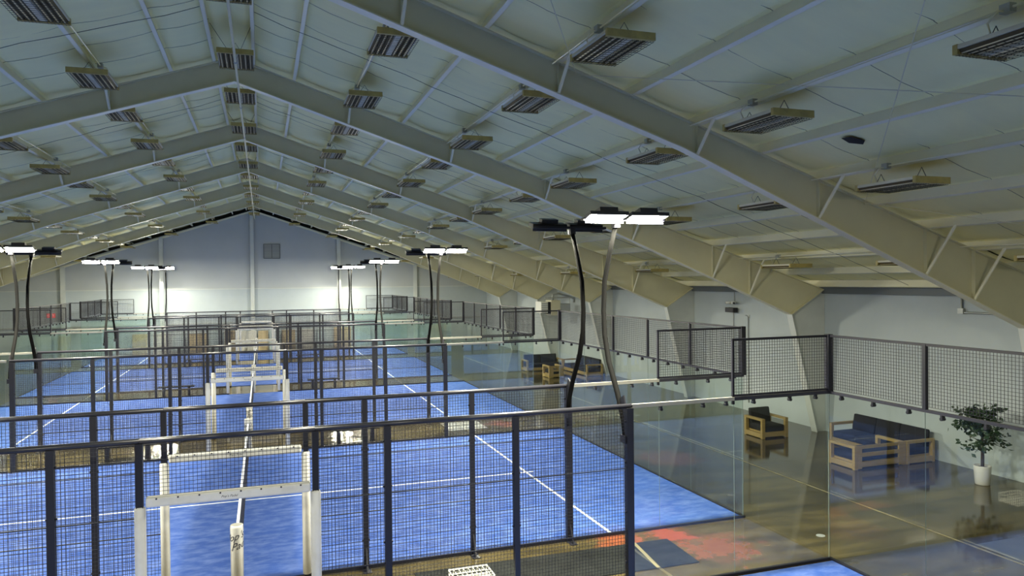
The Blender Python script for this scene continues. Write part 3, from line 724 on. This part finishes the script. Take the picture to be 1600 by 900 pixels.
part('conduit', r, 'scc', lambda: MB().tube([(-.03, -.02, .05), (-.03, -.02, .6)], .016, 6).mesh('conduit', M_galv))
r = thing('wall_conduit', (17.86, 3.9, 4.6), 'pale pipe dropping from the eave then turning along the right wall', 'pipe')
part('pipe', r, 'wcp', lambda: MB().tube([(0, 0, 0), (0, 0, -.50), (0, -.05, -.53), (0, -1.6, -.53)], .03, 8).mesh('pipe', M_galv, True))
part('junction_box', r, 'wcj', lambda: MB().box(-.05, .03, -.08, .08, -.56, -.42).mesh('junction_box', M_galv))
r = thing('wall_bracket', (17.9, 12.85, 3.62), 'small hook pipe on the right wall beside the speaker', 'pipe')
part('pipe', r, 'wbp', lambda: MB().tube([(-.03, 0, -3.3), (-.03, 0, -.05), (-.10, 0, 0), (-.16, 0, .0)], .018, 6).mesh('pipe', M_galv, True))
part('base_plate', r, 'wbb', lambda: MB().box(-.015, 0, -.06, .06, -.1, .02).mesh('base_plate', M_galv))
# unit heaters hung from the roof
r = thing('unit_heater', (16.2, 29.0, 3.0), 'white boxy unit heater hung under the roof by the right wall', 'heater')
part('cabinet', r, 'uh1', lambda: MB().box(-.65, -.22, -.4, .5, .15, .80).mesh('cabinet', M_white, False, .02))
part('cabinet', r, 'uh2', lambda: MB().box(-.02, .55, -.4, .5, .0, .87).mesh('cabinet', M_fixbody, False, .02))
part('louver', r, 'uh3', lambda: MB().box(-.22, -.02, -.3, .45, .1, .78).mesh('louver', M_black))
part('side_cabinet', r, 'uh4', lambda: MB().box(.57, 1.22, -.3, .5, .15, .66).mesh('side_cabinet', M_galv, False, .02))
for k in range(5): part('louver_blade', r, 'uh5', lambda: MB().box(-.63, -.24, -.425, -.40, 0, .05).mesh('louver_blade', M_galv), None, None, (0, 0, .22 + k * .11))
part('support_frame', r, 'uh6', lambda: MB().bar((-.1, 0, 1.0), (1.65, 0, 1.0), .05).bar((-.1, .4, 1.0), (1.65, .4, 1.0), .05).bar((.2, 0, .85), (.2, 0, 1.3), .03).bar((1.3, 0, .5), (1.3, 0, 1.6), .03).mesh('support_frame', M_galv))
part('flue', r, 'uh7', lambda: MB().tube([(.3, .2, .87), (.35, .2, 1.2), (.7, .2, 1.25), (1.5, .2, 1.0), (1.68, .2, .9), (1.68, .2, .7)], .06, 10).mesh('flue', M_galv, True))

# far wall: louvre vent, leaning boards, exit sign
r = thing('wall_vent', (1.19, YE, 7.4), 'square louvered vent high on the far gable wall', 'vent')
part('frame', r, 'wv1', lambda: MB().box(-.60, -.55, -.06, 0, -.55, .55).box(.55, .60, -.06, 0, -.55, .55).box(-.6, .6, -.06, 0, .5, .55).box(-.6, .6, -.06, 0, -.55, -.5).box(-.02, .02, -.05, 0, -.5, .5).mesh('frame', M_eave))
for k in range(9):
    part('slat', r, 'wv2', lambda: MB().box(-.55, .55, -.045, -.01, 0, .02).mesh('slat', M_eave), None, None, (0, 0, -.5 + k * .11))
x = -8.2; rb = random.Random(11); k = 0
MS = [(M_tan, 'tan'), (M_teal, 'grey-green'), (M_lblock, 'cream')]
while x < 8.5:
    wd = rb.uniform(.75, 1.35); ma, cn = MS[[0, 2, 1, 0, 1, 0, 2, 0, 1][k % 9]]; h = rb.uniform(1.45, 1.6)
    o = link('leaning_board', MB().box(0, wd - .06, -.02, .02, 0, h).mesh('leaning_board', ma, False, .004), None, (x, YE - .52, 0), (-.10, 0, 0))
    tag(o, '%s board leaning on the far wall, %s from the left' % (cn, (['first'] + ORD[1:])[k] if k < 16 else 'last'), 'board', 'boards along the far wall'); x += wd + rb.uniform(.0, .35); k += 1
r = thing('exit_sign', (-13.2, YE - .05, 2.95), 'small red exit sign on the far wall, left', 'sign')
part('case', r, 'ex1', lambda: MB().box(-.24, .24, -.05, 0, -.15, .15).mesh('case', M_white))
me = text_mesh('EXIT', .22, 0)
b = MB().add([(v.co.x - .24, -.053, v.co.y - .08) for v in me.vertices], [tuple(p.vertices) for p in me.polygons])
link('lettering', b.mesh('lettering', M_exlet, recalc=False), r)
part('face', r, 'ex2', lambda: MB().box(-.26, .26, -.052, -.05, -.15, .15).mesh('face', M_exit))
